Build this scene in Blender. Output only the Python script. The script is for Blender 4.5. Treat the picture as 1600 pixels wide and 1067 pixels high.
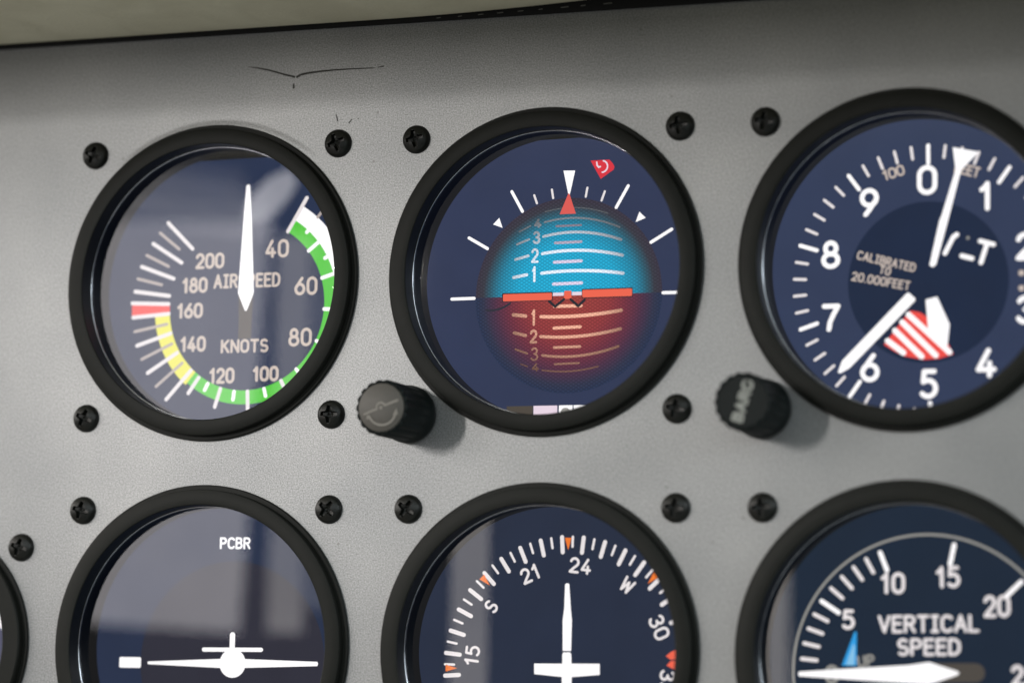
import bpy, bmesh, math, random
from mathutils import Vector, Matrix
random.seed(7)
MM = 0.001
for o in list(bpy.data.objects):
    bpy.data.objects.remove(o)
SC = bpy.context.scene
COL = SC.collection

# ------------------------------------------------------------------ camera
cam_d = bpy.data.cameras.new('camera')
cam = bpy.data.objects.new('camera', cam_d)
COL.objects.link(cam)
cam.location = (294.9358*MM, -605.34*MM, -93.0497*MM)
cam.rotation_euler = (1.6904, -0.018, 0.3463)
cam_d.sensor_fit = 'HORIZONTAL'
cam_d.sensor_width = 36.0
cam_d.lens = 101.688
cam_d.clip_start = 0.01
cam_d.clip_end = 50
cam_d.dof.use_dof = True
cam_d.dof.focus_distance = 0.664
cam_d.dof.aperture_fstop = 6.0
cam_d.dof.aperture_blades = 9
SC.camera = cam

# ------------------------------------------------------------------ world: soft interior daylight
GLOW_R, GLOW_L = 2.2, 5.6
W = bpy.data.worlds.new('World')
SC.world = W
W.use_nodes = True
wn, wl = W.node_tree.nodes, W.node_tree.links
wn.clear()
w_out = wn.new('ShaderNodeOutputWorld')
w_bg = wn.new('ShaderNodeBackground')
w_tc = wn.new('ShaderNodeTexCoord')
w_sep = wn.new('ShaderNodeSeparateXYZ')
wl.new(w_tc.outputs['Generated'], w_sep.inputs[0])
w_up = wn.new('ShaderNodeValToRGB')          # vertical: dim floor, brighter ahead and above
_r = w_up.color_ramp
_r.elements[0].position = 0.0; _r.elements[0].color = (0.44, 0.415, 0.375, 1)
_r.elements[1].position = 1.0; _r.elements[1].color = (0.5, 0.51, 0.52, 1)
for _p, _v in ((0.25, 0.30), (0.36, 0.12), (0.5, 0.12), (0.59, 0.16), (0.62, 0.5), (0.65, 0.95), (0.78, 0.9)):
    e = _r.elements.new(_p); e.color = (_v, _v*0.985, _v*0.96, 1)
w_map = wn.new('ShaderNodeMapRange')
w_map.inputs[1].default_value = -1; w_map.inputs[2].default_value = 1
wl.new(w_sep.outputs['Z'], w_map.inputs[0])
wl.new(w_map.outputs[0], w_up.inputs[0])
w_side = wn.new('ShaderNodeValToRGB')        # left warm, right cool
w_side.color_ramp.elements[0].color = (1.07, 1.0, 0.91, 1)
w_side.color_ramp.elements[1].color = (0.88, 1.0, 1.03, 1)
w_map2 = wn.new('ShaderNodeMapRange')
w_map2.inputs[1].default_value = -0.55; w_map2.inputs[2].default_value = 0.05
wl.new(w_sep.outputs['X'], w_map2.inputs[0])
wl.new(w_map2.outputs[0], w_side.inputs[0])
w_mul = wn.new('ShaderNodeMixRGB'); w_mul.blend_type = 'MULTIPLY'; w_mul.inputs[0].default_value = 1
wl.new(w_up.outputs[0], w_mul.inputs[1]); wl.new(w_side.outputs[0], w_mul.inputs[2])
# glow added to light the panel: a band low over the horizon, open to the left and to the right of the straight-ahead view
def w_step(sock, a, b):
    n = wn.new('ShaderNodeMapRange'); n.interpolation_type = 'SMOOTHSTEP'
    n.inputs[1].default_value = a; n.inputs[2].default_value = b
    wl.new(sock, n.inputs[0]); return n.outputs[0]
def w_math(op, a, b):
    n = wn.new('ShaderNodeMath'); n.operation = op
    for i_, v_ in enumerate((a, b)):
        if isinstance(v_, (int, float)): n.inputs[i_].default_value = v_
        else: wl.new(v_, n.inputs[i_])
    return n.outputs[0]
band = w_math('MULTIPLY', w_step(w_sep.outputs['Z'], 0.03, 0.12), w_step(w_sep.outputs['Z'], 0.40, 0.28))
right = w_math('MULTIPLY', w_step(w_sep.outputs['X'], -0.06, 0.12), GLOW_R)
left = w_math('MULTIPLY', w_step(w_sep.outputs['X'], -0.52, -0.64), GLOW_L)
cr_ = wn.new('ShaderNodeMixRGB'); cr_.blend_type = 'ADD'; cr_.inputs[0].default_value = 1
def w_tint(sock, col):
    n = wn.new('ShaderNodeVectorMath'); n.operation = 'SCALE'; n.inputs[0].default_value = col
    wl.new(sock, n.inputs['Scale']); return n.outputs[0]
add1 = wn.new('ShaderNodeVectorMath'); add1.operation = 'ADD'
wl.new(w_tint(w_math('MULTIPLY', band, right), (0.90, 1.0, 1.03)), add1.inputs[0])
wl.new(w_tint(w_math('MULTIPLY', band, left), (1.04, 1.0, 0.95)), add1.inputs[1])
add2 = wn.new('ShaderNodeVectorMath'); add2.operation = 'ADD'
wl.new(w_mul.outputs[0], add2.inputs[0]); wl.new(add1.outputs[0], add2.inputs[1])
wl.new(add2.outputs[0], w_bg.inputs[0])
w_bg.inputs[1].default_value = 0.85
wl.new(w_bg.outputs[0], w_out.inputs[0])

# ------------------------------------------------------------------ lamps (light and shadows, plus lamps added for glass reflections)
def lamp(name, pos, aim, sx, sz, radiance, col, shape='RECTANGLE', roll=0.0):
    d = bpy.data.lights.new(name, 'AREA')
    d.shape = shape
    d.size = sx*MM; d.size_y = sz*MM
    area = sx*sz*MM*MM*(math.pi/4 if shape == 'ELLIPSE' else 1)
    d.energy = radiance*math.pi*area
    d.color = col
    o = bpy.data.objects.new(name, d)
    COL.objects.link(o)
    o.location = Vector(pos)*MM
    if aim is None:
        q = Matrix.Rotation(math.radians(90), 4, 'X')      # faces +Y, towards the panel
        q = Matrix.Rotation(math.radians(roll), 4, 'Y') @ q
        o.rotation_euler = q.to_euler()
    else:
        v = (Vector(aim)-Vector(pos)).normalized()
        o.rotation_euler = v.to_track_quat('-Z', 'Y').to_euler()
    return o
az, el, dist = math.radians(-22.7), math.radians(8.4), 1300
tgt = Vector((41.1, 0, 3.4))
kp = tgt + Vector((math.sin(az)*math.cos(el), -math.cos(az)*math.cos(el), math.sin(el)))*dist
lamp('key_lamp', kp, tgt, 28, 32, 420, (1.0, 0.965, 0.92))
el2 = math.radians(5.2)
kp2 = tgt + Vector((math.sin(az)*math.cos(el2), -math.cos(az)*math.cos(el2), math.sin(el2)))*1300
lamp('key_lamp', kp2, tgt, 28, 112, 172, (1.0, 0.965, 0.92))
# unseen lamps added to lay bright streaks in the cover glasses
lamp('reflection_lamp', (-145, -260, -6.5), None, 68, 136, 1.65, (1.0, 0.96, 0.99), 'RECTANGLE', 3)
lamp('reflection_lamp', (-142, -259, 64), None, 72, 9, 0.75, (1.0, 0.97, 1.0), 'RECTANGLE', 8)
lamp('reflection_lamp', (-142, -258, 71), None, 72, 9, 0.5, (1.0, 0.97, 1.0), 'RECTANGLE', 9)
lamp('reflection_lamp', (-146, -257, 78), None, 60, 9, 0.3, (1.0, 0.97, 1.0), 'RECTANGLE', 10)
lamp('reflection_lamp', (-98.5, -260.5, -10), None, 12.5, 132, 1.15, (1.0, 0.95, 0.94))
lamp('reflection_lamp', (-81, -261, -6), None, 21, 124, 0.45, (0.98, 0.96, 1.0))
lamp('reflection_lamp', (-57, -150.5, 48.3), None, 20, 9.5, 2.4, (1, 0.98, 1), 'ELLIPSE', -42)
lamp('reflection_lamp', (-3.5, -180, -58), None, 11.5, 76, 1.15, (1.0, 0.93, 0.88))
lamp('reflection_lamp', (57, -300, -84), None, 8, 62, 1.35, (1.0, 0.92, 0.86))
# lamp added on the right to glint on the glass rims and bezels
lamp('side_lamp', (700, -260, 160), (60, 0, 0), 200, 120, 7.0, (0.86, 0.95, 1.0))

SC.view_settings.view_transform = 'Standard'
SC.view_settings.look = 'None'
SC.view_settings.exposure = 0
SC.view_settings.gamma = 1
SC.render.engine = 'CYCLES'
SC.cycles.use_denoising = True
SC.cycles.max_bounces = 8
SC.cycles.sample_clamp_indirect = 6

# ------------------------------------------------------------------ materials
def new_mat(name):
    m = bpy.data.materials.new(name); m.use_nodes = True
    return m, m.node_tree.nodes, m.node_tree.links, m.node_tree.nodes['Principled BSDF']

def N(nodes, kind, **kw):
    n = nodes.new(kind)
    for k, v in kw.items():
        setattr(n, k, v)
    return n

def plain(name, col, rough=0.5, metal=0.0, spec=0.5, noise=0.12, nscale=900, bump=0.0, bscale=2500):
    m, nd, lk, b = new_mat(name)
    tc = N(nd, 'ShaderNodeTexCoord')
    nz = N(nd, 'ShaderNodeTexNoise'); nz.inputs['Scale'].default_value = nscale; nz.inputs['Detail'].default_value = 4
    lk.new(tc.outputs['Object'], nz.inputs['Vector'])
    mx = N(nd, 'ShaderNodeMixRGB'); mx.inputs[1].default_value = tuple(c*(1-noise) for c in col)+(1,)
    mx.inputs[2].default_value = tuple(c*(1+noise) for c in col)+(1,)
    lk.new(nz.outputs['Fac'], mx.inputs[0]); lk.new(mx.outputs[0], b.inputs['Base Color'])
    b.inputs['Roughness'].default_value = rough; b.inputs['Metallic'].default_value = metal
    b.inputs['Specular IOR Level'].default_value = spec
    if bump:
        n2 = N(nd, 'ShaderNodeTexNoise'); n2.inputs['Scale'].default_value = bscale; n2.inputs['Detail'].default_value = 2
        lk.new(tc.outputs['Object'], n2.inputs['Vector'])
        bp = N(nd, 'ShaderNodeBump'); bp.inputs['Strength'].default_value = bump; bp.inputs['Distance'].default_value = 0.0002
        lk.new(n2.outputs['Fac'], bp.inputs['Height']); lk.new(bp.outputs[0], b.inputs['Normal'])
    return m

def emis(name, col, s=1.0, grain=0.0):
    m = bpy.data.materials.new(name); m.use_nodes = True
    nd, lk = m.node_tree.nodes, m.node_tree.links
    nd.clear()
    o = N(nd, 'ShaderNodeOutputMaterial'); em = N(nd, 'ShaderNodeEmission')
    em.inputs[0].default_value = tuple(col)+(1,); em.inputs[1].default_value = s
    if grain:
        tc = N(nd, 'ShaderNodeTexCoord'); nz = N(nd, 'ShaderNodeTexNoise')
        nz.inputs['Scale'].default_value = 90; nz.inputs['Detail'].default_value = 2
        lk.new(tc.outputs['Object'], nz.inputs['Vector'])
        mr = N(nd, 'ShaderNodeMapRange'); mr.inputs[3].default_value = s*(1-grain); mr.inputs[4].default_value = s*(1+grain)
        lk.new(nz.outputs['Fac'], mr.inputs[0]); lk.new(mr.outputs[0], em.inputs[1])
    lk.new(em.outputs[0], o.inputs[0])
    try: m.cycles.emission_sampling = 'NONE'
    except Exception: pass
    return m

# satin grey panel paint with a fine metallic grain, faint stains and one rubbed ring above the airspeed dial
def panel_mat():
    m, nd, lk, b = new_mat('grey_panel_paint')
    tc = N(nd, 'ShaderNodeTexCoord')
    fine = N(nd, 'ShaderNodeTexNoise'); fine.inputs['Scale'].default_value = 2900; fine.inputs['Detail'].default_value = 3
    fine.inputs['Roughness'].default_value = 0.7
    lk.new(tc.outputs['Object'], fine.inputs['Vector'])
    big = N(nd, 'ShaderNodeTexNoise'); big.inputs['Scale'].default_value = 26; big.inputs['Detail'].default_value = 5
    lk.new(tc.outputs['Object'], big.inputs['Vector'])
    r1 = N(nd, 'ShaderNodeValToRGB')
    r1.color_ramp.elements[0].position = 0.33; r1.color_ramp.elements[0].color = (0.164, 0.167, 0.170, 1)
    r1.color_ramp.elements[1].position = 0.67; r1.color_ramp.elements[1].color = (0.392, 0.395, 0.396, 1)
    lk.new(fine.outputs['Fac'], r1.inputs[0])
    r2 = N(nd, 'ShaderNodeValToRGB')
    r2.color_ramp.elements[0].position = 0.3; r2.color_ramp.elements[0].color = (0.84, 0.85, 0.86, 1)
    r2.color_ramp.elements[1].position = 0.7; r2.color_ramp.elements[1].color = (1.09, 1.085, 1.08, 1)
    lk.new(big.outputs['Fac'], r2.inputs[0])
    mu = N(nd, 'ShaderNodeMixRGB'); mu.blend_type = 'MULTIPLY'; mu.inputs[0].default_value = 1
    lk.new(r1.outputs[0], mu.inputs[1]); lk.new(r2.outputs[0], mu.inputs[2])
    # scattered dark specks of dirt
    vo = N(nd, 'ShaderNodeTexVoronoi'); vo.inputs['Scale'].default_value = 170; vo.inputs['Randomness'].default_value = 1
    lk.new(tc.outputs['Object'], vo.inputs['Vector'])
    sel = N(nd, 'ShaderNodeSeparateColor'); lk.new(vo.outputs['Color'], sel.inputs[0])
    gt = N(nd, 'ShaderNodeMath', operation='GREATER_THAN'); gt.inputs[1].default_value = 0.72
    lk.new(sel.outputs[0], gt.inputs[0])
    sm = N(nd, 'ShaderNodeMapRange'); sm.inputs[1].default_value = 0.03; sm.inputs[2].default_value = 0.07
    sm.inputs[3].default_value = 0.6; sm.inputs[4].default_value = 0.0
    lk.new(vo.outputs['Distance'], sm.inputs[0])
    mm = N(nd, 'ShaderNodeMath', operation='MULTIPLY'); lk.new(gt.outputs[0], mm.inputs[0]); lk.new(sm.outputs[0], mm.inputs[1])
    dk = N(nd, 'ShaderNodeMixRGB'); dk.inputs[2].default_value = (0.11, 0.105, 0.10, 1)
    lk.new(mm.outputs[0], dk.inputs[0]); lk.new(mu.outputs[0], dk.inputs[1])
    lk.new(dk.outputs[0], b.inputs['Base Color'])
    b.inputs['Roughness'].default_value = 0.36
    b.inputs['Metallic'].default_value = 0.45
    # bumps: grain + long waviness + pressed ring
    sub = N(nd, 'ShaderNodeVectorMath', operation='SUBTRACT'); sub.inputs[1].default_value = (0.4*MM, 0, -1.2*MM)
    lk.new(tc.outputs['Object'], sub.inputs[0])
    fl = N(nd, 'ShaderNodeVectorMath', operation='MULTIPLY'); fl.inputs[1].default_value = (1, 0, 1)
    lk.new(sub.outputs[0], fl.inputs[0])
    ln = N(nd, 'ShaderNodeVectorMath', operation='LENGTH'); lk.new(fl.outputs[0], ln.inputs[0])
    ring = N(nd, 'ShaderNodeMapRange', interpolation_type='SMOOTHSTEP')
    ring.inputs[1].default_value = 38.3*MM; ring.inputs[2].default_value = 39.9*MM
    ring.inputs[3].default_value = 1.0; ring.inputs[4].default_value = 0.0
    lk.new(ln.outputs['Value'], ring.inputs[0])
    b1 = N(nd, 'ShaderNodeBump'); b1.inputs['Strength'].default_value = 0.35; b1.inputs['Distance'].default_value = 0.00012
    lk.new(fine.outputs['Fac'], b1.inputs['Height'])
    b2 = N(nd, 'ShaderNodeBump'); b2.inputs['Strength'].default_value = 0.28; b2.inputs['Distance'].default_value = 0.0003
    sx_ = N(nd, 'ShaderNodeSeparateXYZ'); lk.new(sub.outputs[0], sx_.inputs[0])
    top = N(nd, 'ShaderNodeMapRange', interpolation_type='SMOOTHSTEP'); top.inputs[1].default_value = 27*MM; top.inputs[2].default_value = 34*MM
    lk.new(sx_.outputs['Z'], top.inputs[0])
    rm = N(nd, 'ShaderNodeMath', operation='MULTIPLY'); lk.new(ring.outputs[0], rm.inputs[0]); lk.new(top.outputs[0], rm.inputs[1])
    lk.new(rm.outputs[0], b2.inputs['Height']); lk.new(b1.outputs[0], b2.inputs['Normal'])
    lk.new(b2.outputs[0], b.inputs['Normal'])
    return m

def leather_mat():
    m, nd, lk, b = new_mat('cream_leather')
    tc = N(nd, 'ShaderNodeTexCoord')
    mp = N(nd, 'ShaderNodeMapping'); mp.inputs['Scale'].default_value = (1.0, 0.55, 0.55)
    lk.new(tc.outputs['Object'], mp.inputs['Vector'])
    wr = N(nd, 'ShaderNodeTexNoise'); wr.inputs['Scale'].default_value = 75; wr.inputs['Detail'].default_value = 4; wr.inputs['Distortion'].default_value = 0.6
    lk.new(mp.outputs[0], wr.inputs['Vector'])
    gr = N(nd, 'ShaderNodeTexVoronoi'); gr.inputs['Scale'].default_value = 900
    lk.new(tc.outputs['Object'], gr.inputs['Vector'])
    cr = N(nd, 'ShaderNodeValToRGB')
    cr.color_ramp.elements[0].position = 0.35; cr.color_ramp.elements[0].color = (0.66, 0.62, 0.47, 1)
    cr.color_ramp.elements[1].position = 0.6; cr.color_ramp.elements[1].color = (0.74, 0.70, 0.54, 1)
    lk.new(wr.outputs['Fac'], cr.inputs[0]); lk.new(cr.outputs[0], b.inputs['Base Color'])
    b.inputs['Roughness'].default_value = 0.55
    b1 = N(nd, 'ShaderNodeBump'); b1.inputs['Strength'].default_value = 0.25; b1.inputs['Distance'].default_value = 0.0003
    lk.new(gr.outputs['Distance'], b1.inputs['Height'])
    b2 = N(nd, 'ShaderNodeBump'); b2.inputs['Strength'].default_value = 0.5; b2.inputs['Distance'].default_value = 0.0012
    lk.new(wr.outputs['Fac'], b2.inputs['Height']); lk.new(b1.outputs[0], b2.inputs['Normal'])
    lk.new(b2.outputs[0], b.inputs['Normal'])
    return m

# black anodised bezel with a few pale dust specks
def bezel_mat():
    m, nd, lk, b = new_mat('black_bezel')
    tc = N(nd, 'ShaderNodeTexCoord')
    nz = N(nd, 'ShaderNodeTexNoise'); nz.inputs['Scale'].default_value = 220; nz.inputs['Detail'].default_value = 6
    lk.new(tc.outputs['Object'], nz.inputs['Vector'])
    mx = N(nd, 'ShaderNodeMixRGB'); mx.inputs[1].default_value = (0.006, 0.007, 0.0055, 1); mx.inputs[2].default_value = (0.012, 0.0125, 0.0105, 1)
    lk.new(nz.outputs['Fac'], mx.inputs[0])
    vo = N(nd, 'ShaderNodeTexVoronoi'); vo.inputs['Scale'].default_value = 150
    lk.new(tc.outputs['Object'], vo.inputs['Vector'])
    sel = N(nd, 'ShaderNodeSeparateColor'); lk.new(vo.outputs['Color'], sel.inputs[0])
    gt = N(nd, 'ShaderNodeMath', operation='GREATER_THAN'); gt.inputs[1].default_value = 0.95
    lk.new(sel.outputs[0], gt.inputs[0])
    lt = N(nd, 'ShaderNodeMath', operation='LESS_THAN'); lt.inputs[1].default_value = 0.045
    lk.new(vo.outputs['Distance'], lt.inputs[0])
    mu = N(nd, 'ShaderNodeMath', operation='MULTIPLY'); lk.new(gt.outputs[0], mu.inputs[0]); lk.new(lt.outputs[0], mu.inputs[1])
    m3 = N(nd, 'ShaderNodeMixRGB'); m3.inputs[2].default_value = (0.2, 0.2, 0.18, 1)
    lk.new(mu.outputs[0], m3.inputs[0]); lk.new(mx.outputs[0], m3.inputs[1]); lk.new(m3.outputs[0], b.inputs['Base Color'])
    b.inputs['Roughness'].default_value = 0.5
    b.inputs['Specular IOR Level'].default_value = 0.18
    n2 = N(nd, 'ShaderNodeTexNoise'); n2.inputs['Scale'].default_value = 3000
    lk.new(tc.outputs['Object'], n2.inputs['Vector'])
    bp = N(nd, 'ShaderNodeBump'); bp.inputs['Strength'].default_value = 0.15; bp.inputs['Distance'].default_value = 0.0001
    lk.new(n2.outputs['Fac'], bp.inputs['Height']); lk.new(bp.outputs[0], b.inputs['Normal'])
    return m

def glass_mat():
    m = bpy.data.materials.new('cover_glass'); m.use_nodes = True
    nd, lk = m.node_tree.nodes, m.node_tree.links
    nd.clear()
    o = N(nd, 'ShaderNodeOutputMaterial'); mix = N(nd, 'ShaderNodeMixShader')
    tr = N(nd, 'ShaderNodeBsdfTransparent'); gl = N(nd, 'ShaderNodeBsdfGlossy')
    tr.inputs[0].default_value = (0.97, 0.98, 1.0, 1)
    gl.inputs['Roughness'].default_value = 0.015
    fr = N(nd, 'ShaderNodeFresnel'); fr.inputs[0].default_value = 1.5
    k = N(nd, 'ShaderNodeMath', operation='MULTIPLY'); k.inputs[1].default_value = 3.1
    # smudges: slightly uneven reflection
    tc = N(nd, 'ShaderNodeTexCoord'); nz = N(nd, 'ShaderNodeTexNoise'); nz.inputs['Scale'].default_value = 60; nz.inputs['Detail'].default_value = 4
    lk.new(tc.outputs['Object'], nz.inputs['Vector'])
    mr = N(nd, 'ShaderNodeMapRange'); mr.inputs[3].default_value = 0.85; mr.inputs[4].default_value = 1.15
    lk.new(nz.outputs['Fac'], mr.inputs[0])
    k2 = N(nd, 'ShaderNodeMath', operation='MULTIPLY')
    lk.new(fr.outputs[0], k.inputs[0]); lk.new(k.outputs[0], k2.inputs[0]); lk.new(mr.outputs[0], k2.inputs[1])
    lk.new(k2.outputs[0], mix.inputs[0]); lk.new(tr.outputs[0], mix.inputs[1]); lk.new(gl.outputs[0], mix.inputs[2])
    lk.new(mix.outputs[0], o.inputs[0])
    return m

def radial(nd, lk, cx=0.0, cz=0.0):
    tc = N(nd, 'ShaderNodeTexCoord')
    sub = N(nd, 'ShaderNodeVectorMath', operation='SUBTRACT'); sub.inputs[1].default_value = (cx*MM, 0, cz*MM)
    lk.new(tc.outputs['Object'], sub.inputs[0])
    fl = N(nd, 'ShaderNodeVectorMath', operation='MULTIPLY'); fl.inputs[1].default_value = (1, 0, 1)
    lk.new(sub.outputs[0], fl.inputs[0])
    ln = N(nd, 'ShaderNodeVectorMath', operation='LENGTH'); lk.new(fl.outputs[0], ln.inputs[0])
    return tc, ln.outputs['Value']

def screen_pixels(nd, lk, tc, lo, hi):
    """the display's own pixel lattice"""
    facs = []
    for ang in (33, -33):
        mp = N(nd, 'ShaderNodeMapping'); mp.inputs['Rotation'].default_value = (0, math.radians(ang), 0)
        lk.new(tc.outputs['Object'], mp.inputs['Vector'])
        wv = N(nd, 'ShaderNodeTexWave', bands_direction='Z'); wv.inputs['Scale'].default_value = 470
        lk.new(mp.outputs[0], wv.inputs['Vector']); facs.append(wv.outputs['Fac'])
    mu = N(nd, 'ShaderNodeMath', operation='MULTIPLY'); lk.new(facs[0], mu.inputs[0]); lk.new(facs[1], mu.inputs[1])
    mr = N(nd, 'ShaderNodeMapRange'); mr.inputs[3].default_value = lo; mr.inputs[4].default_value = hi
    lk.new(mu.outputs[0], mr.inputs[0])
    return mr.outputs[0]

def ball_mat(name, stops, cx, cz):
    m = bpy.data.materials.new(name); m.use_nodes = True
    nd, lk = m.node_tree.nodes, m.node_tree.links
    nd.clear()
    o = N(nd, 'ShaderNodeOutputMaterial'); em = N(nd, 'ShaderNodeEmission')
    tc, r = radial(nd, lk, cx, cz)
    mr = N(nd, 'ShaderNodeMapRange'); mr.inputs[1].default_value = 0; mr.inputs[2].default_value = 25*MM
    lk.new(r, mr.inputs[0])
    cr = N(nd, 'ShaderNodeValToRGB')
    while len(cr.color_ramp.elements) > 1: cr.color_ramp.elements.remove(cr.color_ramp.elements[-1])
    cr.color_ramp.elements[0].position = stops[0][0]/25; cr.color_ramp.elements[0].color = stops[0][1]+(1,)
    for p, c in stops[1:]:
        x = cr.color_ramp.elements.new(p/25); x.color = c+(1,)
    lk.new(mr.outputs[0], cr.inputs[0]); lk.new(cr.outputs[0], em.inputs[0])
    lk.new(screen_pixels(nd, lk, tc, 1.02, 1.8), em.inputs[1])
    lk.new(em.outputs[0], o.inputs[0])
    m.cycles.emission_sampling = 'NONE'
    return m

def fade_mat(name, col, r0, r1, cx, cz, lo=0.08, s=1.0, pix=True):
    """display marking that the instrument draws dimmer towards the ball's limb"""
    m = bpy.data.materials.new(name); m.use_nodes = True
    nd, lk = m.node_tree.nodes, m.node_tree.links
    nd.clear()
    o = N(nd, 'ShaderNodeOutputMaterial'); em = N(nd, 'ShaderNodeEmission')
    tc, r = radial(nd, lk, cx, cz)
    mr = N(nd, 'ShaderNodeMapRange', interpolation_type='SMOOTHSTEP'); mr.inputs[1].default_value = r0*MM; mr.inputs[2].default_value = r1*MM
    mr.inputs[3].default_value = s; mr.inputs[4].default_value = lo*s
    lk.new(r, mr.inputs[0])
    mu = N(nd, 'ShaderNodeMath', operation='MULTIPLY'); lk.new(mr.outputs[0], mu.inputs[0])
    lk.new(screen_pixels(nd, lk, tc, 0.85, 1.3), mu.inputs[1])
    em.inputs[0].default_value = col+(1,)
    lk.new(mu.outputs[0], em.inputs[1]); lk.new(em.outputs[0], o.inputs[0])
    m.cycles.emission_sampling = 'NONE'
    return m

M = dict(
    panel=panel_mat(), leather=leather_mat(), bezel=bezel_mat(), glass=glass_mat(),
    sleeve=plain('black_sleeve', (0.006, 0.007, 0.009), 0.4, spec=0.14),
    rim=plain('polished_rim', (0.72, 0.74, 0.80), 0.14, metal=1.0, noise=0.35, nscale=700),
    screw=plain('black_oxide_screw', (0.006, 0.0065, 0.005), 0.38, spec=0.4, noise=0.3, nscale=1500, bump=0.25),
    knob=plain('black_knob_plastic', (0.006, 0.009, 0.009), 0.5, spec=0.18, noise=0.2, bump=0.1),
    knobcap=plain('grey_knob_cap', (0.085, 0.078, 0.068), 0.5, noise=0.1),
    knobmark=plain('pale_knob_mark', (0.21, 0.195, 0.17), 0.55, noise=0.12),
    knobtext=plain('pale_knob_lettering', (0.30, 0.31, 0.285), 0.6, noise=0.15),
    rubber=plain('black_rubber', (0.006, 0.006, 0.006), 0.7, spec=0.2),
    thread=plain('grey_thread', (0.12, 0.12, 0.11), 0.5),
    scratch=plain('dark_scratch', (0.035, 0.033, 0.03), 0.7, noise=0.3),
    backing=plain('black_backing', (0.006, 0.006, 0.007), 0.5),
    white=emis('screen_white', (1.0, 0.97, 0.96), 1.25),
    tick=emis('screen_tick_white', (1.0, 0.93, 0.92), 0.95),
    minor=emis('screen_minor_tick', (0.62, 0.53, 0.49), 0.85),
    cream=emis('screen_cream', (0.80, 0.67, 0.58), 0.88),
    grey=emis('screen_grey', (0.34, 0.33, 0.30), 1.0),
    dimgrey=emis('screen_dim_grey', (0.085, 0.073, 0.062), 1.0),
    green=emis('screen_green', (0.10, 0.66, 0.05), 1.0),
    yellow=emis('screen_yellow', (0.95, 0.90, 0.12), 1.0),
    red=emis('screen_red', (1.0, 0.085, 0.07), 1.0),
    orange=emis('screen_orange', (1.0, 0.15, 0.085), 1.0),
    amber=emis('screen_amber', (1.0, 0.22, 0.03), 1.0),
    salmon=emis('screen_salmon', (0.84, 0.12, 0.10), 1.0),
    flagred=emis('screen_flag_red', (0.80, 0.035, 0.055), 1.0),
    pinkwhite=emis('screen_pink_white', (0.95, 0.78, 0.88), 1.0),
    taupe=emis('screen_taupe', (0.085, 0.07, 0.055), 1.0),
    skyblue=emis('screen_sky_blue', (0.03, 0.38, 0.85), 1.0),
    paleblue=emis('screen_pale_blue', (0.28, 0.62, 0.9), 1.0),
    ink=emis('screen_dark_ink', (0.018, 0.02, 0.03), 1.0),
    bg_air=emis('screen_navy_airspeed', (0.016, 0.030, 0.078), 1.0, 0.12),
    bg_att=emis('screen_navy_attitude', (0.029, 0.041, 0.096), 1.0, 0.12),
    bg_alt=emis('screen_navy_altimeter', (0.031, 0.046, 0.102), 1.0, 0.12),
    bg_alt2=emis('screen_dark_navy_altimeter', (0.008, 0.019, 0.054), 1.0, 0.15),
    bg_turn=emis('screen_navy_course', (0.018, 0.030, 0.070), 1.0, 0.12),
    bg_turn2=emis('screen_dark_course', (0.028, 0.028, 0.045), 1.0, 0.12),
    bg_hsi=emis('screen_slate_heading', (0.018, 0.027, 0.056), 1.0, 0.15),
    bg_vsi=emis('screen_slate_climb', (0.008, 0.019, 0.041), 1.0, 0.15),
    bg_left=emis('screen_lilac_left', (0.11, 0.11, 0.17), 1.0, 0.2),  # lilac glass reflection put into this screen's colour
)
BC = (2.0, -4.0)
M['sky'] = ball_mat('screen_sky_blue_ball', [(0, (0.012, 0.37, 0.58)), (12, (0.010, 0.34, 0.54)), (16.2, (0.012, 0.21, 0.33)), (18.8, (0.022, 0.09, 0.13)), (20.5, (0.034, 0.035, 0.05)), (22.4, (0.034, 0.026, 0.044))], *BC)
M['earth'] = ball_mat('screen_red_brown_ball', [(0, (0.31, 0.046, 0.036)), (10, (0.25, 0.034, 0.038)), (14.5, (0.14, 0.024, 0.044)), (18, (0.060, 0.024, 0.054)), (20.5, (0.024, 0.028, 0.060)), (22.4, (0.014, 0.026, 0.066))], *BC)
M['sky_mark'] = fade_mat('screen_sky_marking', (0.80, 0.88, 0.98), 9, 20.5, *BC, lo=0.12, s=1.2)
M['sky_half'] = fade_mat('screen_sky_half_marking', (0.80, 0.70, 0.88), 6, 17.5, *BC, lo=0.28, s=1.1)
M['earth_mark'] = fade_mat('screen_earth_marking', (0.95, 0.48, 0.33), 6, 20, *BC, lo=0.14, s=1.15)

# ------------------------------------------------------------------ mesh helpers (all sizes in mm)
def obj(name, bm, mat, parent=None, loc=None, smooth=None, mats=None):
    me = bpy.data.meshes.new(name)
    if smooth is not None:
        for f in bm.faces: f.smooth = True
        bm.edges.ensure_lookup_table()
        for ed in bm.edges:
            if len(ed.link_faces) == 2 and ed.calc_face_angle(0) > math.radians(smooth): ed.smooth = False
    bmesh.ops.scale(bm, vec=(MM, MM, MM), verts=bm.verts)
    bm.to_mesh(me); bm.free()
    for mm_ in (mats or [mat]): me.materials.append(mm_)
    o = bpy.data.objects.new(name, me)
    COL.objects.link(o)
    if parent is not None: o.parent = parent
    if loc: o.location = Vector(loc)*MM
    return o

def thing(name, label, cat, loc=(0, 0, 0), group=None):
    o = bpy.data.objects.new(name, None); COL.objects.link(o)
    o.location = Vector(loc)*MM; o.empty_display_size = 0.01
    o['label'] = label; o['category'] = cat
    if group: o['group'] = group
    return o

def tag(o, label, cat, group=None):
    o['label'] = label; o['category'] = cat
    if group: o['group'] = group
    return o

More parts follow.
